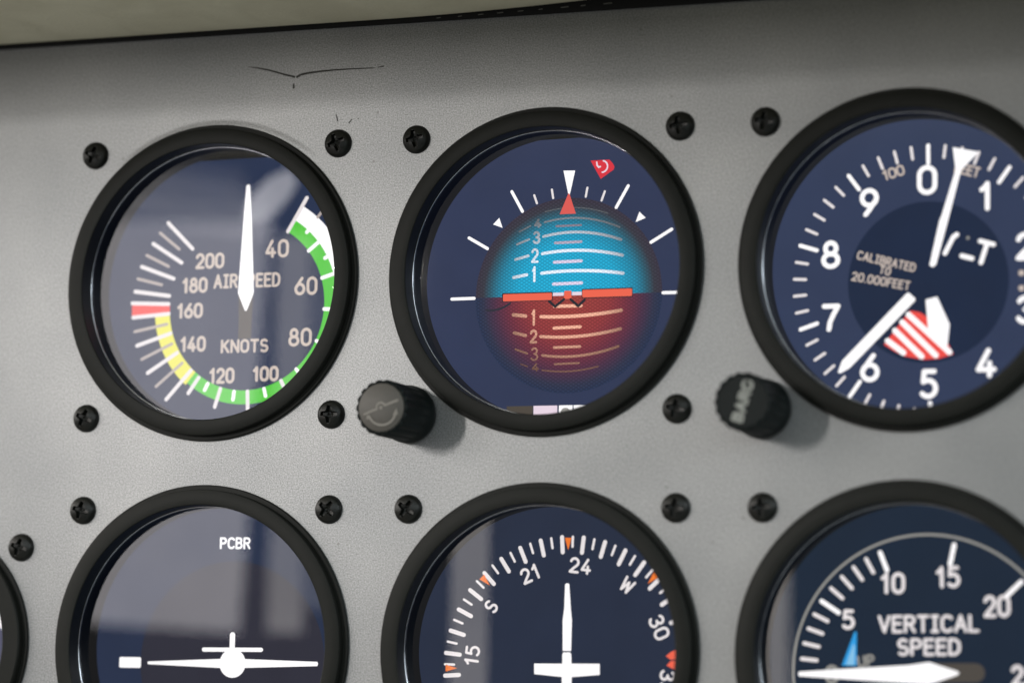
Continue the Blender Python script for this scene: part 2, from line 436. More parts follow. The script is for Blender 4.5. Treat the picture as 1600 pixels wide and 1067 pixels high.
def lathe(prof, n=160, closed=False, bm=None, wob=None):
    """prof: (radius, y) turned about the Y axis"""
    bm = bm or bmesh.new()
    rings = []
    for r, y in prof:
        if r < 1e-6:
            rings.append([bm.verts.new((0, y, 0))])
        else:
            rings.append([bm.verts.new((r*math.cos(2*math.pi*i/n)*(wob(i, n, y) if wob else 1), y, r*math.sin(2*math.pi*i/n)*(wob(i, n, y) if wob else 1))) for i in range(n)])
    pairs = list(zip(rings, rings[1:])) + ([(rings[-1], rings[0])] if closed else [])
    for a, b in pairs:
        for i in range(n):
            j = (i+1) % n
            if len(a) == 1 and len(b) == 1: continue
            if len(a) == 1: bm.faces.new((a[0], b[i], b[j]))
            elif len(b) == 1: bm.faces.new((a[i], b[0], a[j]))
            else: bm.faces.new((a[i], b[i], b[j], a[j]))
    bmesh.ops.recalc_face_normals(bm, faces=bm.faces)
    return bm

YD = 11.0            # depth of the displays behind the panel front
LAYER = [0]
def face(bm, pts, y):
    vs = [bm.verts.new((x, y, z)) for x, z in pts]
    f = bm.faces.new(vs)
    f.normal_update()
    if f.normal.y > 0: f.normal_flip()
    return f

def poly(pts, y, bm=None):
    bm = bm or bmesh.new()
    f = face(bm, pts, y)
    bmesh.ops.triangulate(bm, faces=[f])
    return bm

def disc(cx, cz, r, y, bm=None, n=128, a0=0, a1=360):
    pts = [(cx+r*math.cos(math.radians(a0+(a1-a0)*i/n)), cz+r*math.sin(math.radians(a0+(a1-a0)*i/n))) for i in range(n + (0 if a1-a0 == 360 else 1))]
    return poly(pts, y, bm)

def pol(c, ang, r):
    a = math.radians(ang)
    return (c[0]+r*math.sin(a), c[1]+r*math.cos(a))

def arc_band(c, r0, r1, a0, a1, y, bm=None, n=64):
    bm = bm or bmesh.new()
    inn, out = [], []
    for i in range(n+1):
        a = a0+(a1-a0)*i/n
        x, z = pol(c, a, r0); inn.append(bm.verts.new((x, y, z)))
        x, z = pol(c, a, r1); out.append(bm.verts.new((x, y, z)))
    for i in range(n):
        f = bm.faces.new((inn[i], out[i], out[i+1], inn[i+1])); f.normal_update()
        if f.normal.y > 0: f.normal_flip()
    return bm

def ribbon(bm, pts, w, y, w1=None):
    """one pen stroke with round ends; pts in the dial plane"""
    P = []
    for p in pts:
        if not P or (Vector(p)-Vector(P[-1])).length > 1e-4: P.append(p)
    P = [Vector(p) for p in P]
    n = len(P); L, R = [], []
    for i, p in enumerate(P):
        ww = (w if w1 is None else w+(w1-w)*i/(n-1))/2
        d0 = (P[i]-P[i-1]).normalized() if i else (P[1]-P[0]).normalized()
        d1 = (P[i+1]-P[i]).normalized() if i < n-1 else d0
        t = (d0+d1)
        t = t.normalized() if t.length > 1e-3 else d1
        nn = Vector((-t.y, t.x))
        k = max(0.5, nn.dot(Vector((-d1.y, d1.x))))
        L.append(p+nn*ww/k); R.append(p-nn*ww/k)
    wa = w/2; wb = (w if w1 is None else w1)/2
    a = math.atan2(*(P[1]-P[0]).yx); b = math.atan2(*(P[-1]-P[-2]).yx)
    capa = [P[0]+Vector((math.cos(a+math.pi/2+math.pi*i/6), math.sin(a+math.pi/2+math.pi*i/6)))*wa for i in range(1, 6)]
    capb = [P[-1]+Vector((math.cos(b-math.pi/2+math.pi*i/6), math.sin(b-math.pi/2+math.pi*i/6)))*wb for i in range(1, 6)]
    lv = [bm.verts.new((v.x, y, v.y)) for v in L]; rv = [bm.verts.new((v.x, y, v.y)) for v in R]
    fs = []
    for i in range(n-1): fs.append(bm.faces.new((lv[i], rv[i], rv[i+1], lv[i+1])))
    ca = [bm.verts.new((v.x, y, v.y)) for v in capa]; cb = [bm.verts.new((v.x, y, v.y)) for v in capb]
    fs.append(bm.faces.new([lv[0]]+ca+[rv[0]]))
    fs.append(bm.faces.new([rv[-1]]+cb+[lv[-1]]))
    for f in fs:
        f.normal_update()
        if f.normal.y > 0: f.normal_flip()
    return bm

def arc(cx, cy, rx, ry, a0, a1, n=14):
    return [(cx+rx*math.cos(math.radians(a0+(a1-a0)*i/n)), cy+ry*math.sin(math.radians(a0+(a1-a0)*i/n))) for i in range(n+1)]

# single-stroke lettering: width, strokes on a cap height of 1
G = {
 '0': (0.62, [arc(.31, .69, .31, .31, 0, 180)+arc(.31, .31, .31, .31, 180, 360)+[(.62, .69)]]),
 '1': (0.40, [[(.04, .76), (.13, .82), (.22, .91), (.28, 1.0)], [(.28, 1.0), (.28, 0)]]),
 '2': (0.60, [arc(.30, .71, .29, .29, 165, -25)+[(.50, .50), (.2, .22), (.05, .06), (.0, 0)], [(0, 0), (.60, 0)]]),
 '3': (0.60, [arc(.28, .76, .26, .24, 155, -90, 12), arc(.28, .26, .31, .26, 90, -155, 14)]),
 '4': (0.64, [[(.40, 1.0), (.0, .24)], [(.0, .24), (.62, .24)], [(.44, .50), (.44, 0)]]),
 '5': (0.58, [[(.52, 1.0), (.10, 1.0)], [(.10, 1.0), (.06, .58)], [(.06, .58)]+arc(.26, .32, .32, .32, 110, -140, 16)]),
 '6': (0.62, [[(.46, 1.0), (.30, .80), (.12, .54), (.035, .42)]+arc(.31, .31, .31, .31, 165, -195, 24)]),
 '7': (0.58, [[(.0, 1.0), (.58, 1.0)], [(.58, 1.0), (.38, .62), (.25, .32), (.20, 0)]]),
 '8': (0.62, [arc(.31, .76, .23, .24, -90, 270, 22), arc(.31, .27, .31, .27, -90, 270, 24)]),
 '9': (0.62, [[(.16, 0), (.32, .20), (.50, .46), (.585, .58)]+arc(.31, .69, .31, .31, -15, 345, 24)]),
 'A': (0.66, [[(0, 0), (.33, 1.0)], [(.33, 1.0), (.66, 0)], [(.14, .34), (.52, .34)]]),
 'B': (0.58, [[(0, 0), (0, 1.0)], [(0, 1.0), (.28, 1.0)]+arc(.30, .77, .24, .23, 90, -90, 10)+[(0, .54)], [(.28, .54)]+arc(.30, .27, .28, .27, 90, -90, 10)+[(0, 0)]]),
 'C': (0.60, [arc(.33, .67, .33, .33, 35, 180, 10)+arc(.33, .33, .33, .33, 180, 325, 10)]),
 'D': (0.60, [[(0, 0), (0, 1.0)], [(0, 1.0), (.22, 1.0)]+arc(.22, .62, .38, .38, 90, 0, 8)+arc(.22, .38, .38, .38, 0, -90, 8)+[(0, 0)]]),
 'E': (0.52, [[(0, 0), (0, 1.0)], [(0, 1.0), (.52, 1.0)], [(0, .53), (.44, .53)], [(0, 0), (.52, 0)]]),
 'F': (0.52, [[(0, 0), (0, 1.0)], [(0, 1.0), (.52, 1.0)], [(0, .53), (.44, .53)]]),
 'G': (0.62, [arc(.33, .67, .33, .33, 35, 180, 10)+arc(.33, .33, .31, .33, 180, 360, 10), [(.64, .33), (.64, .48)], [(.64, .48), (.38, .48)]]),
 'I': (0.40, [[(.2, 0), (.2, 1.0)], [(.02, 1.0), (.38, 1.0)], [(.02, 0), (.38, 0)]]),
 'K': (0.60, [[(0, 0), (0, 1.0)], [(.56, 1.0), (.02, .42)], [(.2, .60), (.60, 0)]]),
 'L': (0.50, [[(0, 1.0), (0, 0)], [(0, 0), (.50, 0)]]),
 'N': (0.62, [[(0, 0), (0, 1.0)], [(0, 1.0), (.62, 0)], [(.62, 0), (.62, 1.0)]]),
 'O': (0.62, [arc(.31, .69, .31, .31, 0, 180)+arc(.31, .31, .31, .31, 180, 360)+[(.62, .69)]]),
 'P': (0.58, [[(0, 0), (0, 1.0)], [(0, 1.0), (.30, 1.0)]+arc(.31, .74, .27, .26, 90, -90, 10)+[(0, .48)]]),
 'R': (0.58, [[(0, 0), (0, 1.0)], [(0, 1.0), (.30, 1.0)]+arc(.31, .75, .26, .25, 90, -90, 10)+[(0, .50)], [(.28, .50), (.58, 0)]]),
 'S': (0.58, [arc(.29, .745, .27, .255, 40, 250, 12)+arc(.29, .255, .29, .255, 70, -140, 12)]),
 'T': (0.60, [[(.30, 0), (.30, 1.0)], [(0, 1.0), (.60, 1.0)]]),
 'U': (0.60, [[(0, 1.0), (0, .3)]+arc(.30, .30, .30, .30, 180, 360, 12)+[(.60, 1.0)]]),
 'V': (0.64, [[(0, 1.0), (.32, 0)], [(.32, 0), (.64, 1.0)]]),
 'W': (0.78, [[(0, 1.0), (.16, 0)], [(.16, 0), (.39, .75)], [(.39, .75), (.62, 0)], [(.62, 0), (.78, 1.0)]]),
 '.': (0.12, [[(.05, 0), (.07, .02)]]),
 ',': (0.12, [[(.07, .02), (.02, -.14)]]),
 ' ': (0.35, []),
}
def text_bm(s, cx, cz, h, w, rot=0.0, width=None, gap=0.30, y=YD-0.08, bm=None):
    """h: overall height incl. stroke, w: stroke, width: overall width incl. stroke (stretches), rot: degrees ccw"""
    bm = bm or bmesh.new()
    H = h-w
    adv, x = [], 0.0
    for ch in s:
        adv.append(x); x += G[ch][0]+gap
    tot = x-gap
    sx = H if width is None else (width-w)/tot
    ca, sa = math.cos(math.radians(rot)), math.sin(math.radians(rot))
    k = 0
    for ch, a in zip(s, adv):
        for st in G[ch][1]:
            pts = []
            for px, pz in st:
                lx, lz = (a+px-tot/2)*sx, (pz-0.5)*H
                pts.append((cx+lx*ca-lz*sa, cz+lx*sa+lz*ca))
            ribbon(bm, pts, w, y-0.004*(k % 7)); k += 1
    return bm

# ------------------------------------------------------------------ layout
PX, PZ = 82.3441, 84.5555            # instrument pitch
S_ = 31.43                           # half screw spacing
R_IN = 32.4

# ---- the panel
def flat_with_holes(x0, x1, z0, z1, holes, thick):
    cu = bpy.data.curves.new('panel_outline', 'CURVE'); cu.dimensions = '2D'; cu.fill_mode = 'BOTH'
    cu.extrude = thick/2
    def spl(pts):
        s = cu.splines.new('POLY'); s.points.add(len(pts)-1)
        for p, q in zip(s.points, pts): p.co = (q[0], q[1], 0, 1)
        s.use_cyclic_u = True
    spl([(x0, z0), (x1, z0), (x1, z1), (x0, z1)])
    for hx, hz, r in holes:
        spl([(hx+r*math.cos(2*math.pi*i/96), hz+r*math.sin(2*math.pi*i/96)) for i in range(96)])
    tmp = bpy.data.objects.new('panel_outline', cu); COL.objects.link(tmp)
    bpy.context.view_layer.update()
    me = bpy.data.meshes.new_from_object(tmp.evaluated_get(bpy.context.evaluated_depsgraph_get()))
    bpy.data.objects.remove(tmp)
    bm = bmesh.new(); bm.from_mesh(me); bpy.data.meshes.remove(me)
    bmesh.ops.transform(bm, matrix=Matrix.Translation((0, thick/2, 0)) @ Matrix.Rotation(math.pi/2, 4, 'X'), verts=bm.verts)
    bmesh.ops.remove_doubles(bm, verts=bm.verts, dist=1e-4)
    bmesh.ops.recalc_face_normals(bm, faces=bm.faces)
    return bm
LG = (-73.0, -PZ+0.2)                 # the small dial at the left edge
holes = [(c*PX, -r*PZ, 33.4) for c in range(3) for r in range(2)] + [(LG[0], LG[1], 25.6)]
panel = obj('instrument_panel', flat_with_holes(-150, 330, -190, 130, holes, 3.0), M['panel'])
tag(panel, 'grey satin metal panel with round cut-outs holding every dial', 'panel')
# scratches and scuffs on the paint
def strip(pts, ws, y=-0.03):
    bm = bmesh.new()
    for i in range(len(pts)-1):
        a, b = Vector(pts[i]), Vector(pts[i+1]); t = (b-a).normalized(); n = Vector((-t.y, t.x))
        v = [a+n*ws[i]/2, a-n*ws[i]/2, b-n*ws[i+1]/2, b+n*ws[i+1]/2]
        face(bm, [(p.x, p.y) for p in v], y-0.003*(i % 2))
    return bm
obj('scratch', strip([(7.9, 50.83), (10.5, 50.4), (13.2, 49.76), (17.35, 48.46), (20.0, 47.72)], [.12, .32, .38, .42, .5]), M['scratch'], panel)
obj('scratch', strip([(20.3, 47.6), (21.4, 48.2), (23.5, 48.5), (26.3, 48.72), (30, 48.84), (34.4, 48.87), (39.2, 48.78), (40.3, 48.76)], [.5, .5, .48, .42, .35, .3, .22, .1]), M['scratch'], panel)
obj('scratch', strip([(40.9, 48.85), (42.4, 49.05)], [.2, .3]), M['scratch'], panel)
obj('scuff_mark', strip([(19.7, 46.2), (19.74, 45.0)], [.35, .55]), M['scratch'], panel)
obj('scuff_mark', strip([(30.63, 38.5), (30.9, 37.5), (31.16, 36.67)], [.15, .3, .2]), M['scratch'], panel)
obj('scuff_mark', strip([(33.9, 36.1), (34.7, 37.0)], [.3, .25]), M['scratch'], panel)
obj('scuff_mark', strip([(36.1, 37.0), (36.4, 37.05)], [.3, .25]), M['scratch'], panel)

# ---- glareshield: padded lip overhanging the panel
def extrude_x(prof, x0, x1, n=60, fn=None):
    bm = bmesh.new(); rows = []
    for i in range(n+1):
        x = x0+(x1-x0)*i/n
        rows.append([bm.verts.new((x, y, z+(fn(x, y) if fn else 0))) for y, z in prof])
    m_ = len(prof)
    for i in range(n):
        for j in range(m_):
            k = (j+1) % m_
            bm.faces.new((rows[i][j], rows[i][k], rows[i+1][k], rows[i+1][j]))
    bm.faces.new(rows[0]); bm.faces.new(list(reversed(rows[-1])))
    bmesh.ops.recalc_face_normals(bm, faces=bm.faces)
    return bm
def lift(x, y):
    t = min(1, max(0, (x-40)/60)); return 1.9*t*t*max(0, 1+y/40)
prof = [(-1.6, 60.4), (-2.4, 59.5), (-5, 59.05), (-10, 58.8), (-20, 58.5), (-32, 58.3), (-46, 58.2), (-60, 58.3), (-80, 57.8), (-105, 57.0), (-125, 57.2), (-134, 58.6), (-139, 63), (-141, 70), (-140, 80), (-134, 92), (-120, 102), (-80, 108), (-1.6, 112)]
gs = obj('glareshield', extrude_x(prof, -170, 340, 80, lift), M['leather'], None, smooth=50)
tag(gs, 'cream leather padded glareshield overhanging the top of the grey panel', 'glareshield')
seal = obj('seal_strip', extrude_x([(-0.02, 58.75), (-1.2, 58.8), (-1.55, 59.4), (-1.5, 66), (-0.02, 66)], -168, 338, 4), M['rubber'], gs, smooth=40)
bm = bmesh.new()
for i in range(9):
    x = 56+i*5.0+random.uniform(-.4, .4); z = 59.15+0.9*max(0, (x-60)/45)
    ribbon(bm, [(x, z), (x+random.uniform(.7, 1.9), z+.08)], 0.22, -1.62)
obj('stitching', bm, M['thread'], gs)

# ---- instrument housings
def housing(root):
    obj('bezel', lathe([(37.2, -0.02), (37.2, -0.75), (37.0, -0.9), (36.05, -0.95), (36.05, -2.7), (35.98, -2.9), (35.75, -3.0), (32.85, -3.0), (32.55, -2.94), (32.42, -2.8), (32.42, -2.2), (33.2, -2.2), (33.2, -0.02)], 192, True), M['bezel'], root, smooth=28)
    obj('bore_lining', lathe([(R_IN, -2.72), (R_IN, 2.8), (33.1, 2.8), (33.1, -2.1), (R_IN+0.01, -2.6)], 192, True), M['sleeve'], root, smooth=28)
    obj('edge_glint_ring', lathe([(R_IN-0.10+0.14*math.cos(a), 1.6+0.14*math.sin(a)) for a in [2*math.pi*i/10 for i in range(10)]], 192, True), M['rim'], root, smooth=60)  # ring added to catch the bright line of the glass edge
    obj('inner_sleeve', lathe([(R_IN+0.1, 3.0), (R_IN+0.1, 12.4), (R_IN+1.0, 12.4), (R_IN+1.0, 3.0)], 160, True), M['sleeve'], root, smooth=30)
    g = obj('cover_glass', disc(0, 0, R_IN-0.05, 1.95), M['glass'], root)
    return g

def display(root, mat, z_top=31.8, tilt=0.0):
    """the lit screen behind the opening with its black backing"""
    bm = lathe([(0, 12.1), (R_IN+0.6, 12.1)], 96)
    b = obj('screen_backing', bm, M['backing'], root)
    h = 34.2
    t = math.tan(math.radians(tilt))*h
    pts = []
    R = 34.0
    for i in range(97):                     # circular below, cut straight along the screen's top edge
        a = math.radians(360*i/96)
        x, z = R*math.sin(a), R*math.cos(a)
        pts.append((x, min(z, z_top+math.tan(math.radians(tilt))*x)))
    d = obj('display', poly(pts[:-1], YD), mat, root)
    return d

INS = {}
def instrument(name, label, col, row, bg, z_top=31.8, tilt=0.0):
    r = thing(name, label, 'dial', (col*PX, 0, -row*PZ), 'round dials set in the grey panel')
    housing(r)
    return r, display(r, M[bg], z_top, tilt)

Y1, Y2, Y3, Y4 = YD-0.04, YD-0.08, YD-0.16, YD-0.24

def ticks(d, c, lst, w, mat, y=Y3, name='tick_mark'):
    for a, r0, r1 in lst:
        bm = bmesh.new(); ribbon(bm, [pol(c, a, r0), pol(c, a, r1)], w, y)
        obj(name, bm, M[mat], d)

# ---- airspeed
root, d = instrument('airspeed_indicator', 'airspeed dial in knots with green, yellow and white arcs', 0, 0, 'bg_air', 31.2, 0.6)
c = (4.0, -4.16)
obj('green_arc', arc_band(c, 20.1, 23.4, 30.5, 219.5, Y1), M['green'], d)
obj('yellow_arc', arc_band(c, 20.1, 24.0, 219.5, 266.0, Y1), M['yellow'], d)
obj('white_arc', arc_band(c, 23.35, 27.15, 30.5, 100.0, Y1-0.01), M['white'], d)
obj('red_band', poly([pol(c, 266.0, 20.1), pol(c, 266.0, 30.2), pol(c, 272.8, 30.2), pol(c, 272.8, 20.1)], Y2), M['red'], d)
ticks(d, c, [(314.2, 20.2, 29.5), (302.1, 20.4, 29.5), (290.1, 20.5, 29.7), (278.2, 20.5, 29.7), (272.7, 20.4, 30.1), (266.1, 20.3, 29.8), (252.7, 20.5, 29.8), (238.6, 20.7, 29.7), (222.7, 20.5, 29.8), (215.1, 20.6, 25.1), (197.2, 20.5, 25.0), (177.2, 20.4, 25.0), (152.0, 20.4, 25), (30.7, 20.2, 29.3)], 0.95, 'tick')
ticks(d, c, [(308.1, 22.9, 29.5), (295.9, 23.0, 29.6), (284.2, 23.1, 29.7), (259.4, 21.0, 29.7), (245.8, 21.0, 29.7), (230.8, 21.0, 29.7), (41.1, 27.2, 29.5), (61.9, 27.2, 29.5)], 0.72, 'minor', y=Y3-0.02)
ticks(d, c, [(207.1, 20.6, 22.3), (186.9, 20.5, 22.4), (165.1, 20.5, 22.3), (138.9, 20.4, 22.5), (115.6, 20.4, 22.4), (93.8, 20.2, 25), (72.8, 20.3, 25.0), (61.9, 22.7, 24), (51.5, 20.2, 24.2), (41.8, 22.8, 24)], 0.9, 'white', y=Y3-0.03)
for s, x, z, h, w in [('200', -5.85, 6.9, 3.85, 7.6), ('180', -9.65, 1.15, 3.8, 6.8), ('160', -10.75, -4.92, 3.75, 6.9), ('140', -9.65, -12.95, 3.8, 6.8), ('120', -1.85, -20.66, 3.85, 6.7), ('100', 9.5, -20.44, 3.7, 6.8), ('80', 18.15, -11.97, 4.4, 6.0), ('60', 19.3, 0.12, 4.4, 5.9), ('40', 11.6, 9.25, 4.4, 6.1)]:
    obj('numeral', text_bm(s, x, z, h, 0.72, 0, w), M['cream'], d)
obj('lettering', text_bm('AIRSPEED', 3.97, 1.86, 3.5, 0.62, 0, 17.4), M['cream'], d)
obj('lettering', text_bm('KNOTS', 3.88, -13.72, 3.3, 0.62, 0, 12.4), M['cream'], d)
nd_ = obj('needle', poly([(3.2, 24.55), (3.5, 24.85), (3.95, 24.85), (4.2, 24.55), (4.93, 15.45), (5.95, -1.12), (4.3, -5.2), (4.0, -5.45), (3.7, -5.2), (1.83, -1.12), (2.67, 15.45)], Y4), M['white'], root)
obj('needle_tail', poly([(1.95, -1.3), (5.85, -1.3), (5.6, -7.0), (5.55, -12.0), (2.2, -12.0), (2.2, -7.0)], Y4+0.03), M['dimgrey'], nd_)

# ---- attitude
root, d = instrument('attitude_indicator', 'attitude dial with a blue and red-brown ball and orange wing bars', 1, 0, 'bg_att', 32.15, 0.9)
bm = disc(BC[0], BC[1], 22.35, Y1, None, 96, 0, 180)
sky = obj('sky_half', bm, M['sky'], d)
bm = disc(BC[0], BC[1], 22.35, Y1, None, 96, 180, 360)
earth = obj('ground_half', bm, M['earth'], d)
def curve_pts(pts, n=16):
    """smooth quadratic through measured points (least squares)"""
    import numpy as np
    x = np.array([p[0] for p in pts]); z = np.array([p[1] for p in pts])
    co = np.polyfit(x, z, 2); xs = np.linspace(x[0], x[-1], n)
    return [(float(a), float(np.polyval(co, a))) for a in xs]
def marks(parent, lst, mat, name='pitch_line'):
    for pts, w in lst:
        bm = bmesh.new(); ribbon(bm, curve_pts(pts) if len(pts) > 2 else pts, w, Y2)
        obj(name, bm, M[mat], parent)
marks(d, [([(-4.4, 1.2), (.58, 1.58), (6.2, 1.46), (15.1, .62)], .72), ([(-4.3, 5.75), (.5, 6.15), (5.7, 6.2), (14.9, 4.72)], .70), ([(-4.1, 9.7), (.43, 10.3), (4.76, 10.4), (9.9, 9.7), (14.5, 8.3)], .62), ([(-3.9, 13.0), (.38, 13.58), (5.57, 13.54), (10.3, 12.68), (14.1, 11.15)], .42), ([(-3.8, 15.4), (-.3, 15.9), (3.8, 16.04), (7.7, 15.58), (11.3, 14.4)], .25),
          ([(-11.2, .45), (-8.0, 1.0)], .72), ([(-10.8, 4.6), (-7.7, 5.35)], .62), ([(-10.5, 8.1), (-7.6, 9.15)], .5), ([(-10.0, 11.0), (-7.3, 12.25)], .36)], 'sky_mark')
marks(d, [([(-1.5, -1.35), (5.25, -1.28)], .72), ([(-1.4, 3.66), (5.1, 3.76)], .70), ([(-1.25, 8.1), (5.0, 8.18)], .62), ([(-1.0, 11.95), (4.9, 12.0)], .5)], 'sky_half')
marks(d, [([(-4.4, -8.75), (2.5, -8.88), (9.9, -8.4), (14.8, -7.8)], .78), ([(-4.4, -13.3), (2.56, -13.55), (10, -12.9), (14.7, -12.0)], .70), ([(-3.9, -17.6), (2.6, -18.1), (8.8, -17.3), (14.2, -16.0)], .58), ([(-3.9, -21.0), (1.44, -21.4), (5.2, -21.2), (9.5, -20.4)], .32),
          ([(-11.1, -8.15), (-8.1, -8.5)], .8), ([(-10.8, -12.3), (-8.0, -13.0)], .72), ([(-10.4, -16.1), (-7.6, -17.1)], .45), ([(-9.1, -19.5), (-7.4, -20.1)], .25),
          ([(-1.2, -6.45), (5.2, -6.5)], .75), ([(-1.2, -11.45), (5.1, -11.3)], .7), ([(-1.1, -15.9), (5.1, -15.8)], .6), ([(-.9, -19.7), (4.9, -19.55)], .42)], 'earth_mark')
for s, x, z, h, mt in [('1', -6.25, 1.05, 3.7, 'sky_mark'), ('2', -6.1, 5.35, 3.4, 'sky_mark'), ('3', -5.75, 9.5, 3.0, 'sky_mark'), ('4', -5.5, 12.8, 2.2, 'sky_mark'), ('1', -6.2, -8.9, 3.8, 'earth_mark'), ('2', -6.1, -13.25, 3.2, 'earth_mark'), ('3', -5.8, -17.3, 3.1, 'earth_mark'), ('4', -5.5, -20.3, 1.9, 'earth_mark')]:
    obj('numeral', text_bm(s, x, z, h, 0.55 if abs(z) < 15 else .4, 0, 1.1 if s == '1' else 1.85), M[mt], d)
aw = bmesh.new()
def rrect(bm, x0, x1, z0, z1, y, r=0.3, sh=0.0):
    pts = []
    for cx, cz, a in [(x1-r, z1-r, 0), (x0+r, z1-r, 90), (x0+r, z0+r, 180), (x1-r, z0+r, 270)]:
        for i in range(5):
            t = math.radians(a+90*i/4); pts.append((cx+r*math.cos(t), cz+r*math.sin(t)+sh*(cx-(x0+x1)/2)))
    face(bm, pts, y)
def quick(name, mat, parent, *rects, y=Y3, r=0.25):
    for x0, x1, z0, z1 in rects:
        bm = bmesh.new(); rrect(bm, x0, x1, z0, z1, y, r)
        o = obj(name, bm, M[mat], parent)
    return o
quick('bar_outline', 'ink', d, (-13.9, -1.6, -5.15, -3.1), (5.35, 17.45, -4.85, -2.7), y=Y3+0.02)
quick('wing_bar', 'orange', d, (-13.65, -1.8, -5.0, -3.35))
quick('wing_bar', 'orange', d, (5.5, 17.3, -4.65, -2.92))
quick('centre_square', 'orange', d, (1.13, 2.9, -4.85, -3.02))
quick('horizon_gap', 'pinkwhite', d, (-1.6, 1.0, -4.1, -3.35), (3.05, 5.35, -4.1, -3.3), y=Y3+0.03, r=.1)
bm = bmesh.new(); ribbon(bm, [(-2.4, -5.3), (-.95, -6.55)], .62, Y4); ribbon(bm, [(-.95, -6.55), (1.15, -4.95)], .62, Y4-.01)
ribbon(bm, [(2.75, -5.0), (4.6, -6.6)], .62, Y4-.02); ribbon(bm, [(4.6, -6.6), (6.1, -5.2)], .62, Y4-.03)
obj('wing_notch', bm, M['ink'], d)
bm = bmesh.new(); ribbon(bm, curve_pts([(-17.7, -6.9), (-14.6, -6.75), (-11.9, -5.5)]), .5, Y3+.01)
obj('wing_notch', bm, M['bg_turn2'], d)
ticks(d, BC, [(-29.8, 22.7, 28.1), (-60, 22.7, 28.0), (29.8, 22.7, 28.3), (59.8, 22.7, 28.3), (90.3, 22.6, 27.4), (-90.2, 22.7, 28.2)], 0.72, 'white')
ticks(d, BC, [(-20, 22.8, 24.8), (-9.8, 22.8, 24.8), (10, 22.8, 24.9), (19.9, 22.8, 25)], 0.5, 'tick')
for a in (-45, 44.6): obj('bank_mark', poly([pol(BC, a, 22.7), pol(BC, a-2.4, 25.0), pol(BC, a+2.4, 25.0)], Y3), M['white'], d)
obj('bank_pointer', poly([(.5, 24.72), (3.33, 24.62), (2.1, 19.0), (1.8, 19.0)], Y3), M['white'], d)
obj('slip_pointer', poly([(1.78, 19.35), (2.02, 19.35), (3.65, 14.66), (-.24, 14.66)], Y3-.03), M['salmon'], d)
fl_ = obj('warning_flag', poly([(7.0, 26.74), (11.5, 26.78), (12.3, 25.9), (12.72, 25.1), (12.55, 24.45), (9.5, 22.4)], Y3), M['flagred'], d)
bm = bmesh.new(); ribbon(bm, arc(9.75, 25.25, 1.35, 1.35, 75, -85, 12), .36, Y4); ribbon(bm, [(8.5, 26.3), (8.6, 25.6), (9.0, 25.1), (9.4, 25.25)], .36, Y4-.01)
obj('flag_symbol', bm, M['pinkwhite'], d)
bars = [('taupe', -12.3, -5.95), ('pinkwhite', -5.8, -.1), ('white', .3, 3.55), ('white', 3.8, 12.0)]
for mt, x0, x1 in bars: quick('menu_block', mt, d, (x0, x1, -33, -29.1), y=Y2, r=.05)
bm = bmesh.new(); disc(1.9, -30.9, 1.25, Y3, bm, 24)
obj('menu_icon', bm, M['grey'], d)

# ---- altimeter
root, d = instrument('altimeter', 'altimeter dial lettered ALT with large numerals and a red striped flag', 2, 0, 'bg_alt', 33.5, 0.6)
c = (2.65, -3.65)
obj('centre_disc', disc(2.3, -3.5, 17.7, Y1), M['bg_alt2'], d)
lg, sm_ = [], []
for k in range(50):
    a = k*7.2-0.5
    (lg if k % 5 == 0 else sm_).append((a, 26.3 if k % 5 == 0 else 27.6, 30.2))
ticks(d, c, lg, 0.88, 'white'); ticks(d, c, sm_, 0.64, 'tick')
for s, x, z, h, w in [('0', 2.15, 18.95, 6.6, 4.5), ('9', -10.7, 14.5, 6.4, 4.3), ('8', -19.3, 3.2, 6.35, 4.3), ('7', -19.15, -10.8, 6.2, 4.2), ('6', -10.45, -22.0, 6.35, 4.35), ('5', 2.55, -25.8, 6.5, 4.1), ('4', 15.1, -21.5, 6.5, 4.6), ('1', 14.95, 14.9, 6.5, 3.1), ('2', 23.55, 3.6, 6.2, 4.2), ('3', 23.6, -10.2, 6.3, 4.2)]:
    obj('numeral', text_bm(s, x, z, h, 1.08, 0, w), M['white'], d)
obj('lettering', text_bm('100', -5.35, 20.9, 2.45, .42, 15, 5.0, .22), M['cream'], d)
obj('lettering', text_bm('FEET', 11.0, 20.75, 2.4, .42, -16, 5.6, .25), M['cream'], d)
obj('lettering', text_bm('CALIBRATED', -6.85, 1.3, 2.0, .34, -14.5, 13.4), M['cream'], d)
obj('lettering', text_bm('TO', -7.1, -.72, 1.9, .34, -14, 2.6), M['cream'], d)
obj('lettering', text_bm('20.000FEET', -8.05, -3.0, 2.05, .34, -11.5, 13.2), M['cream'], d)
bm = bmesh.new()
ribbon(bm, [(6.1, 2.6), (7.9, 6.1)], 1.0, Y3); ribbon(bm, [(7.9, 6.1), (8.7, 6.65)], 1.05, Y3-.01)
ribbon(bm, [(9.8, 1.95), (12.0, 1.3)], 1.05, Y3); ribbon(bm, [(13.8, 5.05), (16.7, 4.2)], 1.0, Y3); ribbon(bm, [(15.35, 4.6), (13.95, .3)], 1.0, Y3-.01)
obj('lettering', bm, M['white'], d)
quick('screen_dot', 'grey', d, (10.75, 11.5, 5.45, 6.2), r=.35)
quick('screen_dot', 'cream', d, (17.3, 18.3, -25.0, -24.0), (22.1, 23.3, -2.8, -1.6), (22.1, 23.3, -6.1, -4.9), r=.45)
fb = poly([(-1.6, -9.7), (.5, -10.1), (1.8, -10.9), (4.0, -13.0), (6.85, -17.3), (7.9, -19.42), (4.8, -20.35), (1.35, -20.5), (-2.84, -19.65), (-5.2, -18.4), (-7.35, -17.0)], Y2)
fl_ = obj('striped_flag', fb, M['red'], d)
bm = bmesh.new()
